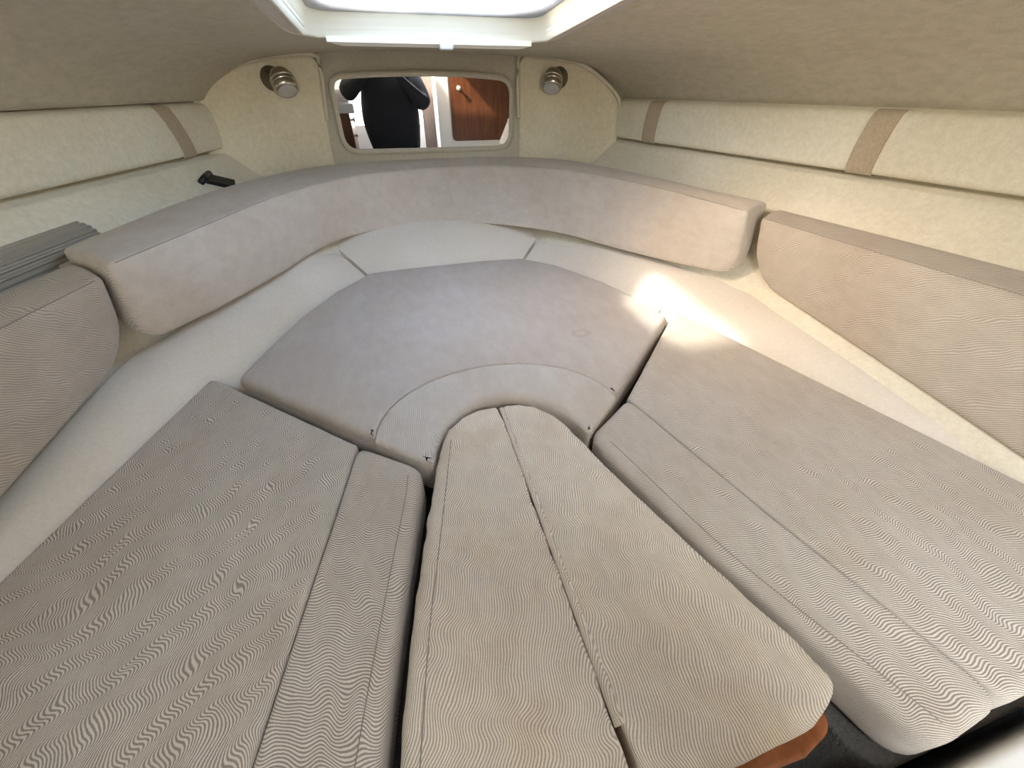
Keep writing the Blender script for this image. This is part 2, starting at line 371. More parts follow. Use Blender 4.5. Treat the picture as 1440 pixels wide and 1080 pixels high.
# ------------------------------------------------------------------ room shell
ys = [-1.40, -1.1, -0.8, -0.60, -0.2, 0.2, 0.6, 0.85, HY0, 1.2, 1.45, 1.7, HY1, 2.05, 2.2, 2.35, 2.5, 2.65, 2.78]
tf = [1.0, 0.985, 0.97, 0.95, 0.93, 0.895, 0.86, 0.82, 0.787, 0.74, 0.69, 0.65, 0.6, 0.55]
rows = []
for y in ys:
    zm = zc(y); row = []
    def cz(x, y=y, zm=zm):
        h = (0.05-xl(y)-0.05+0.06) if x < 0.05 else (xr(y)+0.06-0.05)
        t = min(1, abs(x-0.05)/h); return 0.695+(zm-0.695)*lerp_tab(G, t)
    hl = 0.05-(xl(y)-0.06); hr = xr(y)+0.06-0.05
    xs = [0.05-hl*t for t in tf if 0.05-hl*t < HX0-0.03]+[None]
    xsL = [0.05-hl*t for t in tf]; xsR = [0.05+hr*t for t in reversed(tf)]
    xsL = [min(x, HX0-0.02-0.01*(len(xsL)-i)) for i, x in enumerate(xsL)]
    xsR = [max(x, HX1+0.02+0.01*(i+1)) for i, x in enumerate(xsR)]
    row.append(Vector((xsL[0]-0.10, y, 0.66)))
    for x in xsL+[HX0, -0.19, 0.02, 0.23, HX1]+xsR: row.append(Vector((x, y, cz(x))))
    row.append(Vector((xsR[-1]+0.10, y, 0.66)))
    rows.append(row)
nx = len(rows[0]); V = [p for r in rows for p in r]; F = []
c0 = len(tf)+1
for i in range(len(ys)-1):
    for j in range(nx-1):
        ym = (ys[i]+ys[i+1])/2
        if (c0 <= j < c0+4 and HY0 < ym < HY1) or (c0+1 <= j < c0+4 and RY0 < ym < RY1): continue
        F.append((i*nx+j, i*nx+j+1, (i+1)*nx+j+1, (i+1)*nx+j))
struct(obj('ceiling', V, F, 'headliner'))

def side_wall(name, sgn):
    xf = (lambda y: xr(y)) if sgn > 0 else (lambda y: -xl(y))
    tabB = [(2.62, 0.30), (2.3, 0.50), (2.0, 0.69), (1.7, 0.87), (1.43, 1.03), (1.25, 1.19), (0.25, 1.23), (-0.32, 1.27), (-0.45, 1.72), (-1.4, 1.78)]
    rings = []
    for i in range(42):
        y = -1.40+i*(2.70+1.40)/41
        a = lerp_tab(tabB, y); e = xf(y)+0.05
        rings.append([Vector((sgn*x, y, z)) for x, z in ((a-0.10, -0.9 if y < -0.1 else -0.02), (a, 0.10), (max(a, e-0.13-0.02), 0.37), (e-0.056, 0.470), (e-0.048, 0.478), (e+0.05, 0.482), (e+0.05, 0.53), (e+0.05, 0.66), (e+0.06, 0.80))])
    V, F = loft(rings, False); return struct(obj(name, V, F, 'liner'))
side_wall('wall_right', 1); side_wall('wall_left', -1)

# forward bulkhead with its two upholstered side panels
V, F = box((-1.3, 2.765, -0.1), (1.4, 2.80, 1.0)); struct(obj('wall_front', V, F, 'bulk_front', smooth=False))
def bulk_panel(name, O, U, pts):
    U = Vector(U).normalized(); N = Vector((-U.y, U.x, 0)); N = N if N.y < 0 else -N
    V, F = pad_mesh([(s, z, f, 0.018) for s, z, f in pts], 0.0, 0.05, basis=(O, U, (0, 0, 1), N)); t = struct(obj(name, V, F, 'panel'))
    top = [p for p in pts[1:-1]]
    c = crv([Vector(O)+U*s+Vector((0, 0, z))+N*0.002 for s, z, f in top], 48)
    V, F = tube(c, 0.010, 8); obj('welt', V, F, 'welt', t)
    return t
bulk_panel('wall_front_left', (-0.49, 2.745, 0), (-0.54, -0.15, 0), [(0.035, 0.26, 0), (0.012, 0.60, 0), (-0.016, 0.845, 0.02), (0.012, 0.880, 0.03), (0.14, 0.874, 0.05), (0.337, 0.838, 0.05), (0.5, 0.765, 0.05), (0.585, 0.69, 0.02), (0.62, 0.55, 0), (0.62, 0.26, 0)])
bulk_panel('wall_front_right', (0.59, 2.748, 0), (0.54, -0.15, 0), [(0.005, 0.26, 0), (0.0, 0.60, 0), (-0.006, 0.855, 0.02), (0.03, 0.895, 0.03), (0.243, 0.870, 0.05), (0.346, 0.854, 0.05), (0.475, 0.79, 0.05), (0.595, 0.69, 0.02), (0.62, 0.55, 0), (0.62, 0.26, 0)])

# berth ledge running round the cushions, three felt panels with open joints
IN_L = [(-0.36, 2.02), (-0.545, 1.83), (-0.64, 1.64), (-0.71, 1.45), (-0.77, 1.25), (-0.83, 1.20), (-1.0, 0.587), (-1.19, -0.10)]
IN_R = [(0.375, 2.03), (0.55, 1.89), (0.70, 1.61), (0.765, 1.40), (0.79, 1.25), (0.83, 1.23), (1.12, 0.252), (1.22, -0.10)]
OUT_L = [(-0.60, 2.30), (-0.66, 2.12), (-0.75, 1.88), (-0.87, 1.62), (-1.0, 1.38), (-1.09, 1.25), (-1.14, 0.68), (-1.22, -0.10)]
OUT_R = [(0.70, 2.26), (0.78, 1.98), (0.88, 1.74), (0.97, 1.56), (1.08, 1.38), (1.20, 1.25), (1.22, 0.68), (1.25, -0.10)]
ZO = [0.13, 0.12, 0.115, 0.105, 0.09, 0.07, 0.03, -0.03]
def ledge(name, inn, out, zo, n=40, end=0.0):
    a = crv([(x, y, -0.045) for x, y in inn], n); b = crv([(x, y, z) for (x, y), z in zip(out, zo)], n)
    rings = []
    for p, q in zip(a, b):
        r = [p+Vector((0, 0, -0.06))]
        for t in (0, .12, .3, .5, .7, .88, 1): 
            v = p.lerp(q, t); v.z += 0.028*math.sin(math.pi*t) ; r.append(v)
        r.append(q+Vector((0, 0, -0.14))); rings.append(r)
    V, F = loft(rings, True, True, True); o = struct(obj(name, V, F, 'ledge')); return autosmooth(o, 60)
ledge('trim_1', [(-0.376, 2.025), (-0.2, 2.03), (0, 2.035), (0.2, 2.035), (0.391, 2.03)], [(-0.714, 2.40), (-0.36, 2.40), (0, 2.40), (0.4, 2.40), (0.774, 2.40)], [0.15]*5)
ledge('trim_2', [(-0.39, 2.018)]+IN_L[1:], [(-0.72, 2.385)]+OUT_L[1:], ZO)
ledge('trim_3', [(0.405, 2.022)]+IN_R[1:], [(0.78, 2.385)]+OUT_R[1:], ZO)

# berth bases under the cushions and the sole
V, F = pad_mesh([(-1.22, -0.06, 0, .01), (-0.37, -0.06, 0, .01), (-0.27, 0.62, 0, .01), (-0.87, 1.18, 0, .01)], -0.115, 0.74); struct(obj('wall_berth_left', V, F, 'sole'))
V, F = pad_mesh([(0.40, -0.045, 0.05, .012), (1.24, -0.045, 0, .01), (0.88, 1.2, 0, .01), (0.225, 0.62, 0, .01)], -0.115, 0.74); struct(obj('wall_berth_right', V, F, 'sole'))
arc = [(0.25*math.cos(a), 0.67+0.27*math.sin(a), 0, .01) for a in [math.pi*k/12 for k in range(13)]]
V, F = pad_mesh([(-0.80, 1.19, 0, .01), (-0.39, 2.0, 0, .01), (0.40, 2.0, 0, .01), (0.80, 1.2, 0, .01)]+arc, -0.115, 0.74); struct(obj('wall_berth_front', V, F, 'sole'))
V, F = box((-1.7, -1.4, -0.9), (1.8, 2.8, -0.85)); struct(obj('floor', V, F, 'dark', smooth=False))

# aft end of the cabin, seen only in the mirror
V, F = box((-1.75, -1.45, -0.9), (-0.62, -1.40, 1.25)); struct(obj('wall_back_left', V, F, 'white_gel', smooth=False))
V, F = box((-0.62, -1.45, -0.9), (0.33, -1.40, 0.08)); struct(obj('wall_back_low', V, F, 'white_gel', smooth=False))
V, F = box((0.33, -1.45, -0.9), (0.52, -1.40, 1.25)); struct(obj('trim_4', V, F, 'wood_frame', smooth=False))
V, F = box((0.50, -1.40, -0.9), (0.66, -0.92, 1.12)); struct(obj('wall_back_post', V, F, 'white_gel', smooth=False))
V, F = box((0.66, -1.0, -0.9), (1.85, -0.94, 1.05)); struct(obj('wall_back_right', V, F, 'white_gel', smooth=False))
V, F = box((-3.0, -5.0, -0.45), (3.0, -1.46, -0.40)); struct(obj('floor_cockpit', V, F, 'white_gel', smooth=False))
V, F = box((-3.0, -5.1, -0.40), (3.0, -5.0, 0.45)); struct(obj('wall_cockpit', V, F, 'white_gel', smooth=False))

# ------------------------------------------------------------------ cushions
def polyl(pts, r): return [(x, y, 0, r) for x, y in pts]
def seam(name, pts, parent, r=0.0009, n=60, mat='seam'):
    V, F = tube(crv(pts, n), r, 6); return obj(name, V, F, mat, parent)

# forward cushion
t = thing('forward_cushion', (0, 1.4, -0.11), 'large fan-shaped cushion in the bow with a curved seamed band', 'cushion')
sa = [(0.352*math.cos(a), 0.80+0.262*math.sin(a)) for a in [math.pi*k/20 for k in range(21)]]
ia = [(0.207*math.cos(a), 0.66+0.222*math.sin(a)) for a in [math.pi*k/20 for k in range(21)]]
er, sr = 0.026, 0.009
main = [(-0.79, 1.20, 0.03, er), (-0.75, 1.335, 0, er), (-0.713, 1.449, 0, er), (-0.64, 1.639, 0, er), (-0.545, 1.825, 0, er), (-0.395, 2.025, 0.02, er), (-0.2, 2.045, 0, er), (0.2, 2.052, 0, er), (0.41, 2.035, 0.02, er), (0.558, 1.895, 0, er), (0.71, 1.616, 0, er), (0.775, 1.40, 0, er), (0.805, 1.215, 0.03, er)]
main += [(0.352, 0.80, 0, sr)]+polyl(sa[1:-1], sr)+[(-0.352, 0.80, 0, er)]
core = [m for m in main[:13]]+[(0.35, 0.795, 0, er), (0.213, 0.672, 0.012, 0.010)]+[(x, y, 0, 0.010+0.024*min(1, (y-0.66)/0.14)) for x, y in ia[1:-1]]+[(-0.213, 0.672, 0.012, er), (-0.35, 0.795, 0, er)]
V, F = pad_mesh(core, -0.012, 0.10, step=0.02); obj('base_panel', V, F, 'cush_fwd', t)
V, F = pad_mesh(main, 0.004, 0.11, jitter=0.0015); obj('main_panel', V, F, 'cush_fwd', t)
band = [(-0.355, 0.795, 0, sr)]+polyl(sa[::-1][1:-1], sr)+[(0.355, 0.795, 0, 0.012), (0.213, 0.672, 0.012, 0.010)]+[(x, y, 0, 0.010+0.024*min(1, (y-0.66)/0.14)) for x, y in ia[1:-1]]+[(-0.213, 0.672, 0.012, 0.012)]
V, F = pad_mesh(band, 0.003, 0.11, jitter=0.0015, step=0.02); obj('curved_band', V, F, 'cush_fwd_in', t)
lip = [(0.235*math.cos(a), 0.675+0.242*math.sin(a), 0.0005) for a in [math.pi*(0.06+0.88*k/24) for k in range(25)]]
seam('stitching', lip, t)

# port berth cushion
t = thing('side_cushion', (-0.68, 0.5, -0.11), 'rippled berth cushion on the left side with a narrow inner strip', 'cushion', 'berth side cushions')
V, F = pad_mesh([(-0.865, 1.225, 0.012, 0.016), (-0.395, 0.793, 0, 0.011), (-0.512, 0.19, 0, 0.011), (-0.562, -0.06, 0, 0.02), (-1.22, -0.06, 0.02, 0.016)], 0.006, 0.115, jitter=0.001); obj('main_panel', V, F, 'cush_left', t)
V, F = pad_mesh([(-0.392, 0.79, 0, 0.02), (-0.238, 0.672, 0.04, 0.024), (-0.246, 0.61, 0, 0.024), (-0.287, 0.418, 0, 0.024), (-0.326, 0.22, 0, 0.024), (-0.372, -0.06, 0.02, 0.02), (-0.56, -0.06, 0, 0.011), (-0.510, 0.19, 0, 0.011)], 0.005, 0.115, jitter=0.001); obj('inner_panel', V, F, 'cush_left_in', t)
seam('stitching', [(-0.272, 0.655, 0.005), (-0.283, 0.58, 0.0055), (-0.322, 0.40, 0.0055), (-0.36, 0.21, 0.0055), (-0.405, -0.05, 0.005)], t)

# starboard berth cushion
t = thing('side_cushion', (0.70, 0.5, -0.11), 'rippled berth cushion on the right side reaching the open floor gap', 'cushion', 'berth side cushions')
V, F = pad_mesh([(0.862, 1.258, 0.04, 0.018), (1.143, 0.252, 0, 0.018), (1.225, -0.03, 0.02, 0.02), (0.592, -0.03, 0, 0.010), (0.49, 0.35, 0, 0.010), (0.385, 0.785, 0, 0.018)], 0.006, 0.115, jitter=0.001); obj('main_panel', V, F, 'cush_right', t)
V, F = pad_mesh([(0.382, 0.782, 0, 0.010), (0.487, 0.35, 0, 0.010), (0.589, -0.03, 0, 0.024), (0.43, -0.045, 0.05, 0.028), (0.38, 0.111, 0, 0.024), (0.308, 0.295, 0, 0.024), (0.222, 0.60, 0, 0.024), (0.215, 0.668, 0.03, 0.02)], 0.005, 0.115, jitter=0.001); obj('inner_panel', V, F, 'cush_right_in', t)
seam('stitching', [(0.252, 0.63, 0.005), (0.338, 0.30, 0.0055), (0.41, 0.115, 0.0055), (0.465, -0.02, 0.005)], t)

# table infill cushions
t = thing('infill_cushion', (-0.15, 0.42, -0.075), 'left half of the tapered infill cushion in the middle', 'cushion', 'infill cushion halves')
V, F = pad_mesh([(-0.003, 0.848, 0.012, 0.022), (-0.06, 0.846, 0, 0.022), (-0.115, 0.826, 0, 0.022), (-0.158, 0.788, 0, 0.022), (-0.193, 0.71, 0, 0.022), (-0.225, 0.58, 0, 0.022), (-0.262, 0.418, 0, 0.022), (-0.288, 0.297, 0, 0.022), (-0.314, 0.146, 0, 0.022), (-0.328, 0.03, 0.05, 0.02), (-0.004, 0.02, 0.01, 0.009)], 0.010, 0.085, jitter=0.004, step=0.016); obj('cover', V, F, 'cush_table', t)
seam('stitching', [(-0.155, 0.74, 0.0105), (-0.19, 0.58, 0.0105), (-0.228, 0.41, 0.0105), (-0.255, 0.29, 0.0105), (-0.284, 0.12, 0.0105), (-0.293, 0.06, 0.0105)], t)
t = thing('infill_cushion', (0.18, 0.42, -0.075), 'right half of the tapered infill cushion, piped along the centre seam', 'cushion', 'infill cushion halves')
V, F = pad_mesh([(0.006, 0.848, 0.012, 0.009), (0.006, 0.02, 0.01, 0.02), (0.177, 0.022, 0, 0.026), (0.29, 0.026, 0, 0.026), (0.368, 0.05, 0.08, 0.026), (0.352, 0.125, 0, 0.022), (0.318, 0.21, 0, 0.022), (0.24, 0.45, 0, 0.022), (0.195, 0.60, 0, 0.022), (0.170, 0.71, 0, 0.022), (0.145, 0.768, 0, 0.022), (0.105, 0.818, 0, 0.022), (0.06, 0.842, 0, 0.022)], 0.010, 0.085, jitter=0.003, step=0.016); obj('cover', V, F, 'cush_table_b', t)
V, F = tube(crv([(0.004, 0.835, 0.002), (0.004, 0.6, 0.005), (0.004, 0.35, 0.006), (0.004, 0.10, 0.006)], 60), [0.006+0.003*i/59 for i in range(60)], 10); obj('piping', V, F, 'cush_table', t)
# table under the infill
t = thing('berth_table', (0.02, 0.40, -0.85), 'reddish varnished wooden table under the infill cushions', 'table')
V, F = pad_mesh([(0.0, 0.84, 0, .008), (-0.12, 0.81, 0, .008), (-0.19, 0.70, 0, .008), (-0.32, 0.10, 0, .008), (-0.325, 0.012, 0.04, .008), (0.29, 0.002, 0, .008), (0.378, 0.022, 0.08, .008), (0.34, 0.14, 0, .008), (0.19, 0.6, 0, .008), (0.14, 0.77, 0, .008)], -0.078, 0.04, rb=0.008); obj('table_top', V, F, 'wood_table', t)
V, F = lathe([(0.16, -0.85), (0.16, -0.84), (0.05, -0.82), (0.035, -0.80), (0.035, -0.14), (0.09, -0.125), (0.09, -0.119)], (0.02, 0.40, 0), (0, 0, 1)); autosmooth(obj('pedestal', V, F, 'steel', t))

# ------------------------------------------------------------------ bolsters
def bolster(name, B, T, K, zb, zt, zk, mat, base, label, n=44, r=0.022, endr=0.075, back=0.05, corner=(1, 1)):
    t = thing(name, base, label, 'bolster', 'side bolsters' if name == 'side_bolster' else None)
    b = crv([(x, y, 0) for x, y in B], n); tt = crv([(x, y, 0) for x, y in T], n); k = crv([(x, y, 0) for x, y in K], n)
    # extra stations at the ends
    L = sum((b[i+1]-b[i]).length for i in range(n-1)); ss = [0, .004, .012, .025, .04, .06]; ss = ss+[L*i/26 for i in range(2, 25)]+[L-s for s in reversed(ss)]
    def at(c, f):
        q = f*(n-1); i = min(n-2, int(q)); return c[i].lerp(c[i+1], q-i)
    rings = []
    for s in ss:
        f = s/L; pb, pt, pk = at(b, f), at(tt, f), at(k, f)
        d = min(s, L-s); ce = corner[0] if s < L/2 else corner[1]
        er = endr*ce; dz = er-math.sqrt(max(0, er*er-max(0, er-d)**2)) if er > 0 else 0
        sh = 0.016; w = (sh-math.sqrt(max(0, sh*sh-max(0, sh-d)**2))) if d < sh else 0
        z0 = zb(f) if callable(zb) else zb; z1 = zt(f) if callable(zt) else zt; z2 = zk(f) if callable(zk) else zk
        pb = Vector((pb.x, pb.y, z0)); pt = Vector((pt.x, pt.y, z1)); pk = Vector((pk.x, pk.y, z2))
        out = (pk-pt); out.z = 0; out.normalize()
        pd = pb+out*back
        up = (pt-pb).normalized()
        pb2 = pb+(pt-pb)*(dz/max(.01, (pt-pb).length)); pd2 = pd+(pk-pd)*(dz/max(.01, (pk-pd).length))
        poly = [pb2, pt, pk, pd2]; cen = (pb2+pt+pk+pd2)/4
        prof = []; m = 4
        for i in range(m):
            p = poly[i]; a = poly[i-1]-p; c = poly[(i+1) % m]-p
            rr = (r*2.2, r, r*1.1, 0.015)[i]
            A = p+a.normalized()*min(rr, a.length*.45); C = p+c.normalized()*min(rr, c.length*.45)
            for q in range(6):
                u = q/5; prof.append(A*(1-u)**2+p*2*u*(1-u)+C*u*u)
        # subdivide the front face and puff it
        bul = 0.012*min(1, d/0.08)
        res = []
        for i, p in enumerate(prof):
            res.append(p)
            nx_ = prof[(i+1) % len(prof)]
            if i == 5:
                for u in (.2, .4, .6, .8): res.append(p.lerp(nx_, u)-out*bul*math.sin(math.pi*u))
            if i == 11:
                for u in (.33, .66): res.append(p.lerp(nx_, u)+Vector((0, 0, 0.006)))
        res = [p+(cen-p).normalized()*w for p in res]
        rings.append(res)
    V, F = loft(rings, True, True, True)
    obj('cover', V, F, mat, t)
    # top seam line along the front upper edge
    i0 = 6+4+2
    pts = [rg[i0+1] for rg in rings[3:-3]]
    seam('seam', pts, t, 0.0011, 70)
    return t
bolster('wrap_bolster', B_, T_, K_, 0.12, lambda f: 0.372+0.014*math.sin(math.pi*f), lambda f: 0.388+0.018*math.sin(math.pi*f), 'bolster', (0.05, 2.2, 0.12), 'long curved bolster wrapping round the bow below the mirror', n=60)
bolster('side_bolster', [(-1.055, 1.285), (-1.055, 1.075), (-1.07, 0.68), (-1.085, -0.12)], [(-0.985, 1.245), (-1.04, 0.965), (-1.10, 0.6), (-1.18, -0.12)], [(-1.115, 1.375), (-1.165, 1.10), (-1.24, 0.6), (-1.33, -0.12)],
        lambda f: 0.11-0.10*f, 0.347, 0.358, 'bolster_aft', (-1.07, 0.6, 0.0), 'rippled side bolster on the left, in front of the grey ribbed roll', endr=0.13, corner=(1, 0), back=0.07)
bolster('side_bolster', [(1.145, 0.0-0.12), (1.148, 0.25), (1.158, 0.70), (1.165, 1.04), (1.165, 1.235)], [(1.31, -0.12), (1.235, 0.52), (1.19, 0.9), (1.147, 1.275)], [(1.49, -0.12), (1.41, 0.55), (1.35, 0.95), (1.285, 1.335)],
        lambda f: 0.008+0.112*f, 0.350, 0.362, 'bolster_aft', (1.16, 0.6, 0.0), 'rippled side bolster on the right behind the berth cushion', endr=0.13, corner=(0, 1), back=0.05)

# ------------------------------------------------------------------ shelf pads with straps
def shelf_pad(sgn, label, ystraps):
    xf = xr if sgn > 0 else xl
    y0, y1 = -0.10, 2.635; ym = (y0+y1)/2
    t = thing('shelf_pad', (xf(ym), ym, 0.50), label, 'pad', 'hull shelf pads')
    prof = [(0.11, 0.505), (0.012, 0.500), (0.003, 0.508), (0.0, 0.52), (-0.004, 0.55), (-0.006, 0.59), (-0.004, 0.635), (0.0, 0.662), (0.005, 0.676), (0.014, 0.685), (0.11, 0.703)]
    rings = []
    st = [0, .004, .010, .02]+[.02+(y1-y0-.04)*i/40 for i in range(1, 40)]+[y1-y0-.02, y1-y0-.010, y1-y0-.004, y1-y0]
    for s in st:
        y = y0+s; d = min(s, y1-y0-s); w = 0.012-math.sqrt(max(0, .012**2-max(0, .012-d)**2)) if d < .012 else 0
        rings.append([Vector((xf(y)+sgn*(dx+w), y, z+(0.0 if .52 < z < .66 else (w if z < .55 else -w)))) for dx, z in prof])
    V, F = loft(rings, False); F += [tuple(range(len(prof))), tuple((len(rings)-1)*len(prof)+j for j in range(len(prof)))]
    obj('pad', V, F, 'liner', t)
    for ya, yb, w in ystraps:            # y at top, y at bottom, width
        rr = []
        pp = [(0.045, 0.690)]+[(dx-0.004 if z < .68 else dx, z+(0.004 if z > .675 else 0)-(0.004 if z < .505 else 0)) for dx, z in prof[1:-1]][::-1]+[(0.045, 0.497)]
        for dx, z in pp:
            f = (0.69-z)/0.19; y = ya+(yb-ya)*f
            rr.append([Vector((xf(y+q)+sgn*(dx+e), y+q, z)) for q, e in ((-w/2, 0.004), (-w/2, 0), (w/2, 0), (w/2, 0.004))])
        V, F = loft(rr, True, True, True); autosmooth(obj('strap', V, F, 'strap', t), 50)
shelf_pad(-1, 'long cream shelf pad high on the left hull, one strap', [(2.28, 2.34, 0.085)])
shelf_pad(1, 'long cream shelf pad high on the right hull, two straps', [(2.28, 2.30, 0.10), (1.205, 1.215, 0.085)])

# ------------------------------------------------------------------ mirror
t = thing('bulkhead_mirror', (0.05, 2.76, 0.45), 'wide mirror with rounded corners set in the forward bulkhead', 'mirror')
tilt = math.radians(1.6); N = Vector((0, -math.cos(tilt), -math.sin(tilt))); UP = Vector((0, -math.sin(tilt), math.cos(tilt)))
mo = [(-0.435, 0.462, 0.075), (0.05, 0.458, 0), (0.53, 0.458, 0.075), (0.535, 0.775, 0.07), (0.3, 0.792, 0.1), (0.05, 0.796, 0.1), (-0.2, 0.792, 0.1), (-0.43, 0.780, 0.05)]
bas = ((0, 2.758, 0.0), (1, 0, 0), UP, N)
bas = (Vector((0, 2.752, 0))+Vector((0, math.sin(tilt)*0.5, 0)), (1, 0, 0), UP, N)
V, F = pad_mesh([(x, z, f, 0.001) for x, z, f in mo], 0.0, 0.008, rb=0.001, basis=bas); obj('glass', V, F, 'mirror', t, smooth=False)
ol = fillet([(x, z, f, 0) for x, z, f in mo], 0.03)
rg = []
for ins, h in ((-0.002, -0.01), (-0.001, 0.004), (0.006, 0.010), (0.016, 0.010), (0.026, 0.002), (0.028, -0.012)):
    ring = []
    for i in range(len(ol)):
        a, b, c = Vector(ol[i-1][:2]), Vector(ol[i][:2]), Vector(ol[(i+1) % len(ol)][:2]); e = (c-a).normalized(); q = b+Vector((e.y, -e.x))*ins
        ring.append(Vector(bas[0])+Vector((1, 0, 0))*q.x+UP*q.y+N*h)
    rg.append(ring)
V, F = loft(rg, True); obj('rim', V, F, 'bulk_front', t)

# ------------------------------------------------------------------ reading lamps
def reading_lamp(P, side, label):
    k = 1.22; P = Vector(P); t = thing('reading_lamp', P, label, 'lamp', 'bulkhead reading lamps')
    N = Vector((side*-0.27, -0.963, 0)).normalized()       # out of the panel
    o = P-Vector((side*-0.022, 0, -0.015))
    V, F = lathe([(r*k, h*k) for r, h in ((0.046, -0.004), (0.046, 0.006), (0.042, 0.014), (0.026, 0.034), (0.014, 0.048), (0.012, 0.06))], o+Vector((side*0.02, 0, 0.01)), N); autosmooth(obj('base', V, F, 'bronze', t), 50)
    ax = Vector((-side*0.25, -0.50, -0.80)).normalized()
    c = o+N*0.055+Vector((-side*0.022, 0, -0.002))
    V, F = lathe([(r*k, h*k*0.78) for r, h in ((0.001, -0.062), (0.020, -0.058), (0.038, -0.042), (0.047, -0.02), (0.049, -0.004), (0.046, 0.0), (0.049, 0.004), (0.049, 0.014), (0.046, 0.018), (0.049, 0.022), (0.048, 0.034), (0.043, 0.046), (0.039, 0.050))], c, ax)
    h = autosmooth(obj('head', V, F, 'chrome', t), 50)
    V, F = lathe([(r*k, h*k*0.78) for r, h in ((0.038, 0.044), (0.037, 0.051), (0.024, 0.054), (0.001, 0.055))], c, ax); obj('lens', V, F, 'lens', h)
reading_lamp((-0.667, 2.70, 0.757), -1, 'small metal reading lamp on the panel left of the mirror')
reading_lamp((0.775, 2.70, 0.765), 1, 'small metal reading lamp on the panel right of the mirror')

# ------------------------------------------------------------------ deck hatch
hc = ((HX0+HX1)/2, (HY0+HY1)/2)
def zplane(y): return 0.912+(1.90-y)*0.066
def rrect(ins, dz, f=0.07, n=8):
    x0, x1, y0, y1 = HX0+ins, HX1-ins, HY0+ins, HY1-ins; f = max(0.004, f); r = []
    for cx, cy, a0 in ((x1-f, y1-f, 0), (x0+f, y1-f, 90), (x0+f, y0+f, 180), (x1-f, y0+f, 270)):
        for k in range(n+1):
            a = math.radians(a0+90*k/n); x = cx+f*math.cos(a); y = cy+f*math.sin(a); r.append(Vector((x, y, zplane(y)+dz)))
    return r
t = thing('deck_hatch', (hc[0], hc[1], 0.94), 'overhead deck hatch with white trim and hazy acrylic lens', 'hatch')
V, F = loft([rrect(-0.10, 0.03, .10), rrect(-0.10, -0.004, .10), rrect(-0.062, -0.018, .09), rrect(-0.060, -0.014, .09), rrect(-0.03, -0.022, .05), rrect(-0.022, -0.010, .05)], True); autosmooth(obj('flange', V, F, 'trim_grey', t), 35)
V, F = loft([rrect(-0.024, 0.01, .05), rrect(-0.022, -0.022, .05), rrect(-0.012, -0.026, .05), rrect(-0.004, -0.020, .05), rrect(0.0, 0.004, .06), rrect(0.006, 0.008, .06), rrect(0.010, 0.022, .07), rrect(0.018, 0.028, .07), rrect(0.022, 0.036, .07), rrect(-0.03, 0.05, .09)], True); autosmooth(obj('frame', V, F, 'trim_white', t), 45)
rl = [rrect(-0.025, 0.038, .08), rrect(-0.025, 0.048, .08)]
V, F = loft(rl, True, True, True); V = V; obj('lens', V, F, 'acrylic', t, smooth=False)
zb_ = zplane(1.885)
V = [Vector((x, y, zplane(y)+z)) for x, y, z in ((-0.30, 1.925, -0.022), (0.36, 1.925, -0.022), (0.40, 1.90, -0.022), (-0.345, 1.90, -0.022), (-0.30, 1.925, -0.045), (0.36, 1.925, -0.045), (0.40, 1.90, -0.038), (-0.345, 1.90, -0.038))]
F = [(0, 1, 2, 3), (4, 5, 6, 7), (0, 1, 5, 4), (1, 2, 6, 5), (2, 3, 7, 6), (3, 0, 4, 7)]
br = obj('shade_bar', V, F, 'trim_white', t, smooth=False)
V, F = box((0.045, 1.885, zb_-0.055), (0.095, 1.93, zb_-0.03), 0.006); obj('latch', V, F, 'lens', br)

# ------------------------------------------------------------------ small things on the port hull
def wl(y, z, off=0.0):
    e = -xl(y)+0.05; x = lerp_tab([(0.37, e-0.15), (0.485, e-0.025)], z); return Vector((-(x-off), y, z))
t = thing('hull_hook', wl(2.30, 0.40, 0.02), 'black plastic T-shaped hook on the left hull liner', 'hook')
nrm = Vector((0.74, 0.17, 0.65)).normalized()
def slab(pts, th):
    lo = [p+nrm*0.004 for p in pts]; hi = [p+nrm*(0.004+th) for p in pts]; return loft([lo, hi], True, True, True)
V, F = slab([wl(2.235, 0.400), wl(2.300, 0.416), wl(2.385, 0.376), wl(2.325, 0.354)], 0.016); obj('strap', V, F, 'black', t, smooth=False)
V, F = tube([wl(2.20, 0.404, -.0)+nrm*0.015, wl(2.24, 0.411)+nrm*0.018, wl(2.31, 0.421)+nrm*0.015], [0.013, 0.014, 0.013], 10); obj('crossbar', V, F, 'black', t)
# ribbed roll
A = Vector((-1.185, 1.60, 0.355)); Bq = Vector((-1.40, 0.40, 0.355)); ax = (Bq-A).normalized(); sd_ = ax.cross(Vector((0, 0, 1))).normalized(); rings = []
for i, s in enumerate([0, 0.004, 0.012]+[0.03*k for k in range(1, 41)]):
    sc_ = (0.80, 0.93, 1.0)[i] if i < 3 else 1.0; r = []
    for k in range(96):
        a = 2*math.pi*k/96; rr = (0.058+0.0028*(1 if (k//2) % 2 else -1))*sc_
        r.append(A+ax*s+sd_*math.cos(a)*rr+Vector((0, 0, 1))*math.sin(a)*rr)
    rings.append(r)
V, F = loft(rings, True, True, True); autosmooth(tag(obj('ribbed_roll', V, F, 'grey_plastic', origin=(-1.3, 1.0, 0.33)), 'grey ribbed plastic roll lying behind the left side bolster', 'roll'), 30)

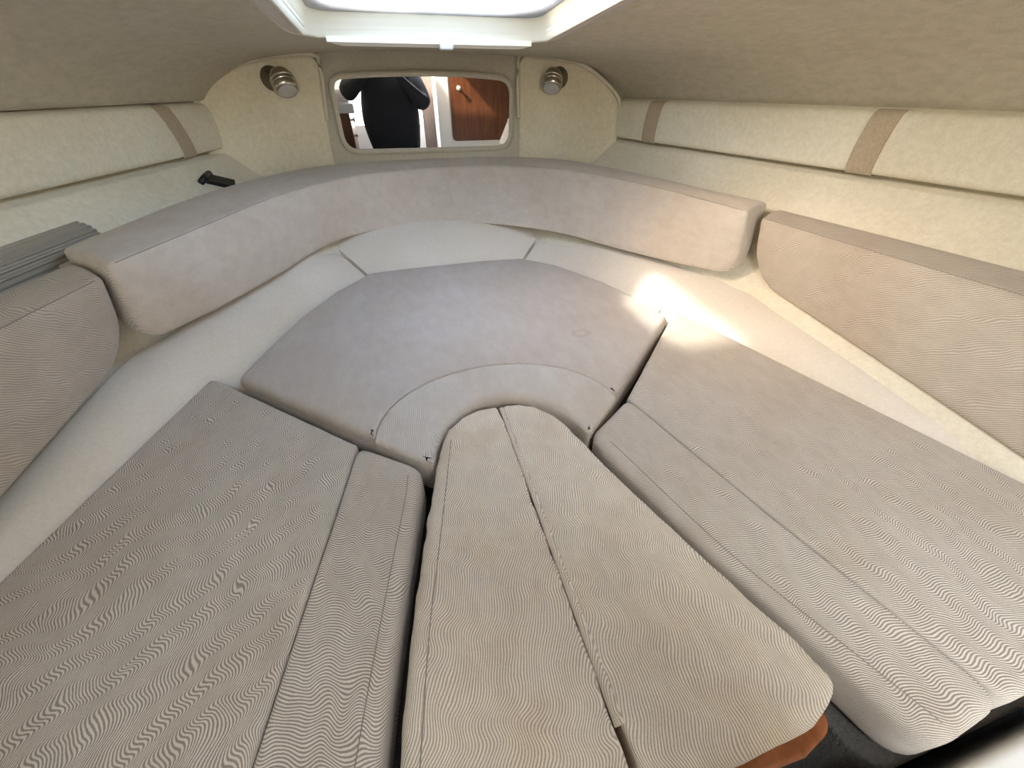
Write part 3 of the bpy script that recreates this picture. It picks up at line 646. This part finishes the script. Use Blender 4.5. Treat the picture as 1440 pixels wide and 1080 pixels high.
# ------------------------------------------------------------------ aft furniture (mirror)
V, F = pad_mesh([(0.38, -0.069, 0.01, .012), (1.45, -0.056, 0, .012), (1.46, -0.32, 0, .012), (0.44, -0.32, 0, .012)], -0.06, 0.78, rb=.01)
tag(obj('white_cabinet', V, F, 'white_gel', origin=(0.9, -0.2, -0.84)), 'white moulded cabinet corner at the bottom right, behind the dark gap', 'cabinet')
t = thing('wood_door', (1.10, -0.93, -0.07), 'dark mahogany door with rounded corners reflected in the mirror', 'door')
V, F = pad_mesh([(0.68, -0.07, 0.06, .006), (1.52, -0.07, 0.05, .006), (1.52, 0.92, 0.05, .006), (0.68, 0.92, 0.05, .006)], 0.0, 0.02, rb=.004, basis=((0, -0.925, 0), (1, 0, 0), (0, 0, 1), (0, 1, 0))); obj('panel', V, F, 'wood_dark', t)
V, F = lathe([(0.026, 0.0), (0.026, 0.008), (0.012, 0.014), (0.012, 0.03), (0.022, 0.04), (0.024, 0.055), (0.001, 0.06)], (0.80, -0.925, 0.53), (0, 1, 0)); obj('knob', V, F, 'white_gel', t)
t = thing('galley_cabinet', (-1.1, -0.9, -0.85), 'dark wood galley cabinet with grey worktop on the left of the reflection', 'cabinet')
V, F = box((-1.5, -1.2, -0.85), (-0.62, -0.62, 0.30), 0.006); obj('body', V, F, 'wood_dark', t)
V, F = box((-1.55, -1.22, 0.302), (-0.55, -0.58, 0.40), 0.012); obj('worktop', V, F, 'counter', t)
for z in (0.22, 0.05):
    V, F = lathe([(0.012, 0), (0.012, 0.02), (0.024, 0.03), (0.024, 0.045), (0.001, 0.05)], (-0.62, -0.75, z), (1, 0, 0)); obj('knob', V, F, 'white_gel', t)
V, F = lathe([(0.02, 0), (0.062, 0), (0.065, 0.003), (0.065, 0.197), (0.062, 0.20), (0.02, 0.20)], (-0.80, -0.74, 0.467), (1, 0, 0.0)); autosmooth(tag(obj('paper_roll', V, F, 'paper', origin=(-0.70, -0.74, 0.402)), 'pale pink paper roll lying on the galley worktop', 'paper roll'), 40)

# ------------------------------------------------------------------ awning added out of view, cut so only a patch of sun enters the hatch
t = thing('sun_blocker', (-1.0, 1.5, 1.0), 'grey canvas awning on steel poles added out of view to cut sun through the hatch', 'blocker')
V, F = pad_mesh([(-1.12, 0.6, 0, .004), (-0.50, 0.6, 0, .004), (-0.50, 2.7, 0, .004), (-1.04, 2.7, 0, .004), (-1.04, 1.74, 0.05, .004), (-1.55, 1.74, 0.05, .004), (-1.62, 0.6, 0, .004)], 1.90, 0.012, rb=.004); obj('canvas', V, F, 'canvas', t)
for p in ((-1.60, 0.62), (-0.52, 0.62), (-0.52, 2.68), (-1.12, 2.68)):
    V, F = tube([(p[0], p[1], 1.0 if abs(p[0]) < .8 else .9), (p[0], p[1], 1.89)], 0.012, 8); obj('pole', V, F, 'steel', t)

# ------------------------------------------------------------------ photographer in the companionway
t = thing('person', (-0.11, -0.78, -0.85), 'person in black jacket and trousers holding up a phone, seen in the mirror', 'person')
SK = []; ED = []
def sv(p, r, frm=None):
    SK.append((Vector(p), r)); i = len(SK)-1
    if frm is not None: ED.append((frm, i))
    return i
pel = sv((-0.13, -0.82, -0.20), (0.44, 0.26)); p2 = sv((-0.13, -0.82, 0.05), (0.42, 0.25), pel); wa = sv((-0.12, -0.81, 0.22), (0.41, 0.24), p2); ch = sv((-0.11, -0.79, 0.46), (0.42, 0.24), wa)
uc = sv((-0.11, -0.78, 0.68), (0.31, 0.17), ch); nk = sv((-0.11, -0.76, 0.84), (0.075, 0.075), uc)
h1 = sv((-0.11, -0.73, 0.93), (0.082, 0.09), nk); h2 = sv((-0.11, -0.72, 1.03), (0.105, 0.125), h1); h3 = sv((-0.11, -0.735, 1.13), (0.085, 0.10), h2)
R_ = cam.rotation_euler.to_matrix(); fw = R_ @ Vector((0, 0, -1)); rt = R_ @ Vector((1, 0, 0)); upv = R_ @ Vector((0, 1, 0))
PH = CAM-fw*0.030-upv*0.025+rt*0.055                     # phone centre, just behind the lens
for sg in (-1, 1):
    sh = sv((-0.11+sg*0.29, -0.78, 0.70), (0.13, 0.13), uc)
    el = sv((-0.60, -0.52, 0.50) if sg < 0 else (0.30, -0.52, 0.38), (0.11, 0.11), sh)
    gp = PH+rt*sg*0.105-fw*0.025-upv*0.02                # palm beside the phone edge
    wr0 = Vector(SK[el][0]).lerp(gp, 0.45); w0 = sv(wr0, (0.068, 0.068), el)
    wv = Vector(SK[el][0]).lerp(gp, 0.80); wi = sv(wv, (0.040, 0.036), w0)
    pm = sv(gp-fw*0.015, (0.036, 0.024), wi)
    for k in range(4):                                   # fingers curl round the back of the phone
        b = gp+upv*(0.034-0.020*k)+rt*sg*0.010; L = (0.030, 0.034, 0.032, 0.025)[k]
        a = sv(b, (0.0115, 0.0115), pm); c2 = sv(b+fw*0.022+rt*sg*0.004, (0.0105, 0.0105), a); sv(b+fw*0.030-rt*sg*L*0.9, (0.009, 0.009), c2)
    a = sv(gp+upv*0.030-fw*0.012-rt*sg*0.012, (0.014, 0.014), pm); c2 = sv(gp+upv*0.052-fw*0.016-rt*sg*0.030, (0.012, 0.012), a); sv(gp+upv*0.062-fw*0.012-rt*sg*0.050, (0.010, 0.010), c2)
    hp = sv((-0.11+sg*0.15, -0.82, -0.32), (0.135, 0.14), pel); kn = sv((-0.11+sg*0.17, -0.66, -0.44), (0.095, 0.095), hp)
    an = sv((-0.11+sg*0.16, -0.86, -0.77), (0.062, 0.062), kn); sv((-0.11+sg*0.18, -0.70, -0.815), (0.055, 0.036), an)
me = bpy.data.meshes.new('body'); me.from_pydata([(p-LOC[t])*S for p, r in SK], ED, [])
ob = bpy.data.objects.new('body', me); COL.objects.link(ob); ob.parent = t
md = ob.modifiers.new('skin', 'SKIN'); md.use_smooth_shade = True; md.branch_smoothing = 0.4
if not me.skin_vertices: me.skin_vertices.new()
for i, (p, r) in enumerate(SK): me.skin_vertices[0].data[i].radius = (r[0]*S, r[1]*S)
me.skin_vertices[0].data[0].use_root = True
m2 = ob.modifiers.new('sub', 'SUBSURF'); m2.levels = 2; m2.render_levels = 2
dg = bpy.context.evaluated_depsgraph_get(); nm = bpy.data.meshes.new_from_object(ob.evaluated_get(dg))
ob.modifiers.clear(); ob.data = nm; nm.name = 'body'; nm.materials.clear()
for k in ('jacket', 'trousers', 'skin', 'black'): nm.materials.append(M[k])
wr = [PH+rt*sg*0.105-fw*0.025-upv*0.02 for sg in (-1, 1)]
for p in nm.polygons:
    p.use_smooth = True; c = p.center/S+LOC[t]
    p.material_index = 2 if (c.z > 0.845 and c.y < -0.4) or min((c-w).length for w in wr) < 0.098 else 3 if c.z < -0.765 else 1 if c.z < -0.06 else 0
def blob(name, c, r, mat, parent, seg=16, clip=None):
    V = []; F = []; n = seg
    rings = [[Vector((c[0]+r[0]*math.sin(math.pi*i/n)*math.cos(2*math.pi*k/(2*n)), c[1]+r[1]*math.sin(math.pi*i/n)*math.sin(2*math.pi*k/(2*n)), c[2]+r[2]*math.cos(math.pi*i/n))) for k in range(2*n)] for i in range(n+1)]
    V, F = loft(rings, True)
    if clip: V = [clip(v) for v in V]
    return obj(name, V, F, mat, parent)
def hairline(v):
    if v.y > -0.66 and v.z < 1.10: v = Vector((v.x, -0.72, max(v.z, 1.0)))
    return v
blob('hair', (-0.11, -0.745, 1.075), (0.108, 0.128, 0.115), 'hair', t, clip=hairline)
V, F = loft([[Vector((-0.11+dx*0.4, -0.615, 1.055)) for dx in (-.012, 0, .012)], [Vector((-0.11+dx, -0.59+(.0 if dx else .008), 1.02)) for dx in (-.018, 0, .018)], [Vector((-0.11+dx, -0.62, 1.0)) for dx in (-.02, 0, .02)]], False); obj('nose', V, F, 'skin', t)
for sg in (-1, 1):
    blob('eye', (-0.11+sg*0.038, -0.622, 1.055), (0.014, 0.010, 0.009), 'black', t, 8); blob('ear', (-0.11+sg*0.100, -0.735, 1.03), (0.012, 0.026, 0.038), 'skin', t, 8)
blob('mouth', (-0.11, -0.632, 0.955), (0.030, 0.010, 0.007), 'skin', t, 8)
def ph(a, b, c): return PH+rt*a+upv*b+fw*c
th = thing('phone', PH, 'black phone held up by the person', 'phone')
V, F = pad_mesh([(-0.096, -0.046, .014, .003), (0.096, -0.046, .014, .003), (0.096, 0.046, .014, .003), (-0.096, 0.046, .014, .003)], 0.005, 0.010, rb=.003, basis=(PH, rt, upv, fw)); obj('case', V, F, 'black', th)
V, F = pad_mesh([(-0.090, -0.040, .010, .0005), (0.090, -0.040, .010, .0005), (0.090, 0.040, .010, .0005), (-0.090, 0.040, .010, .0005)], 0.0058, 0.001, rb=.0005, basis=(PH, -rt, upv, -fw)); obj('screen', V, F, 'bronze', th)
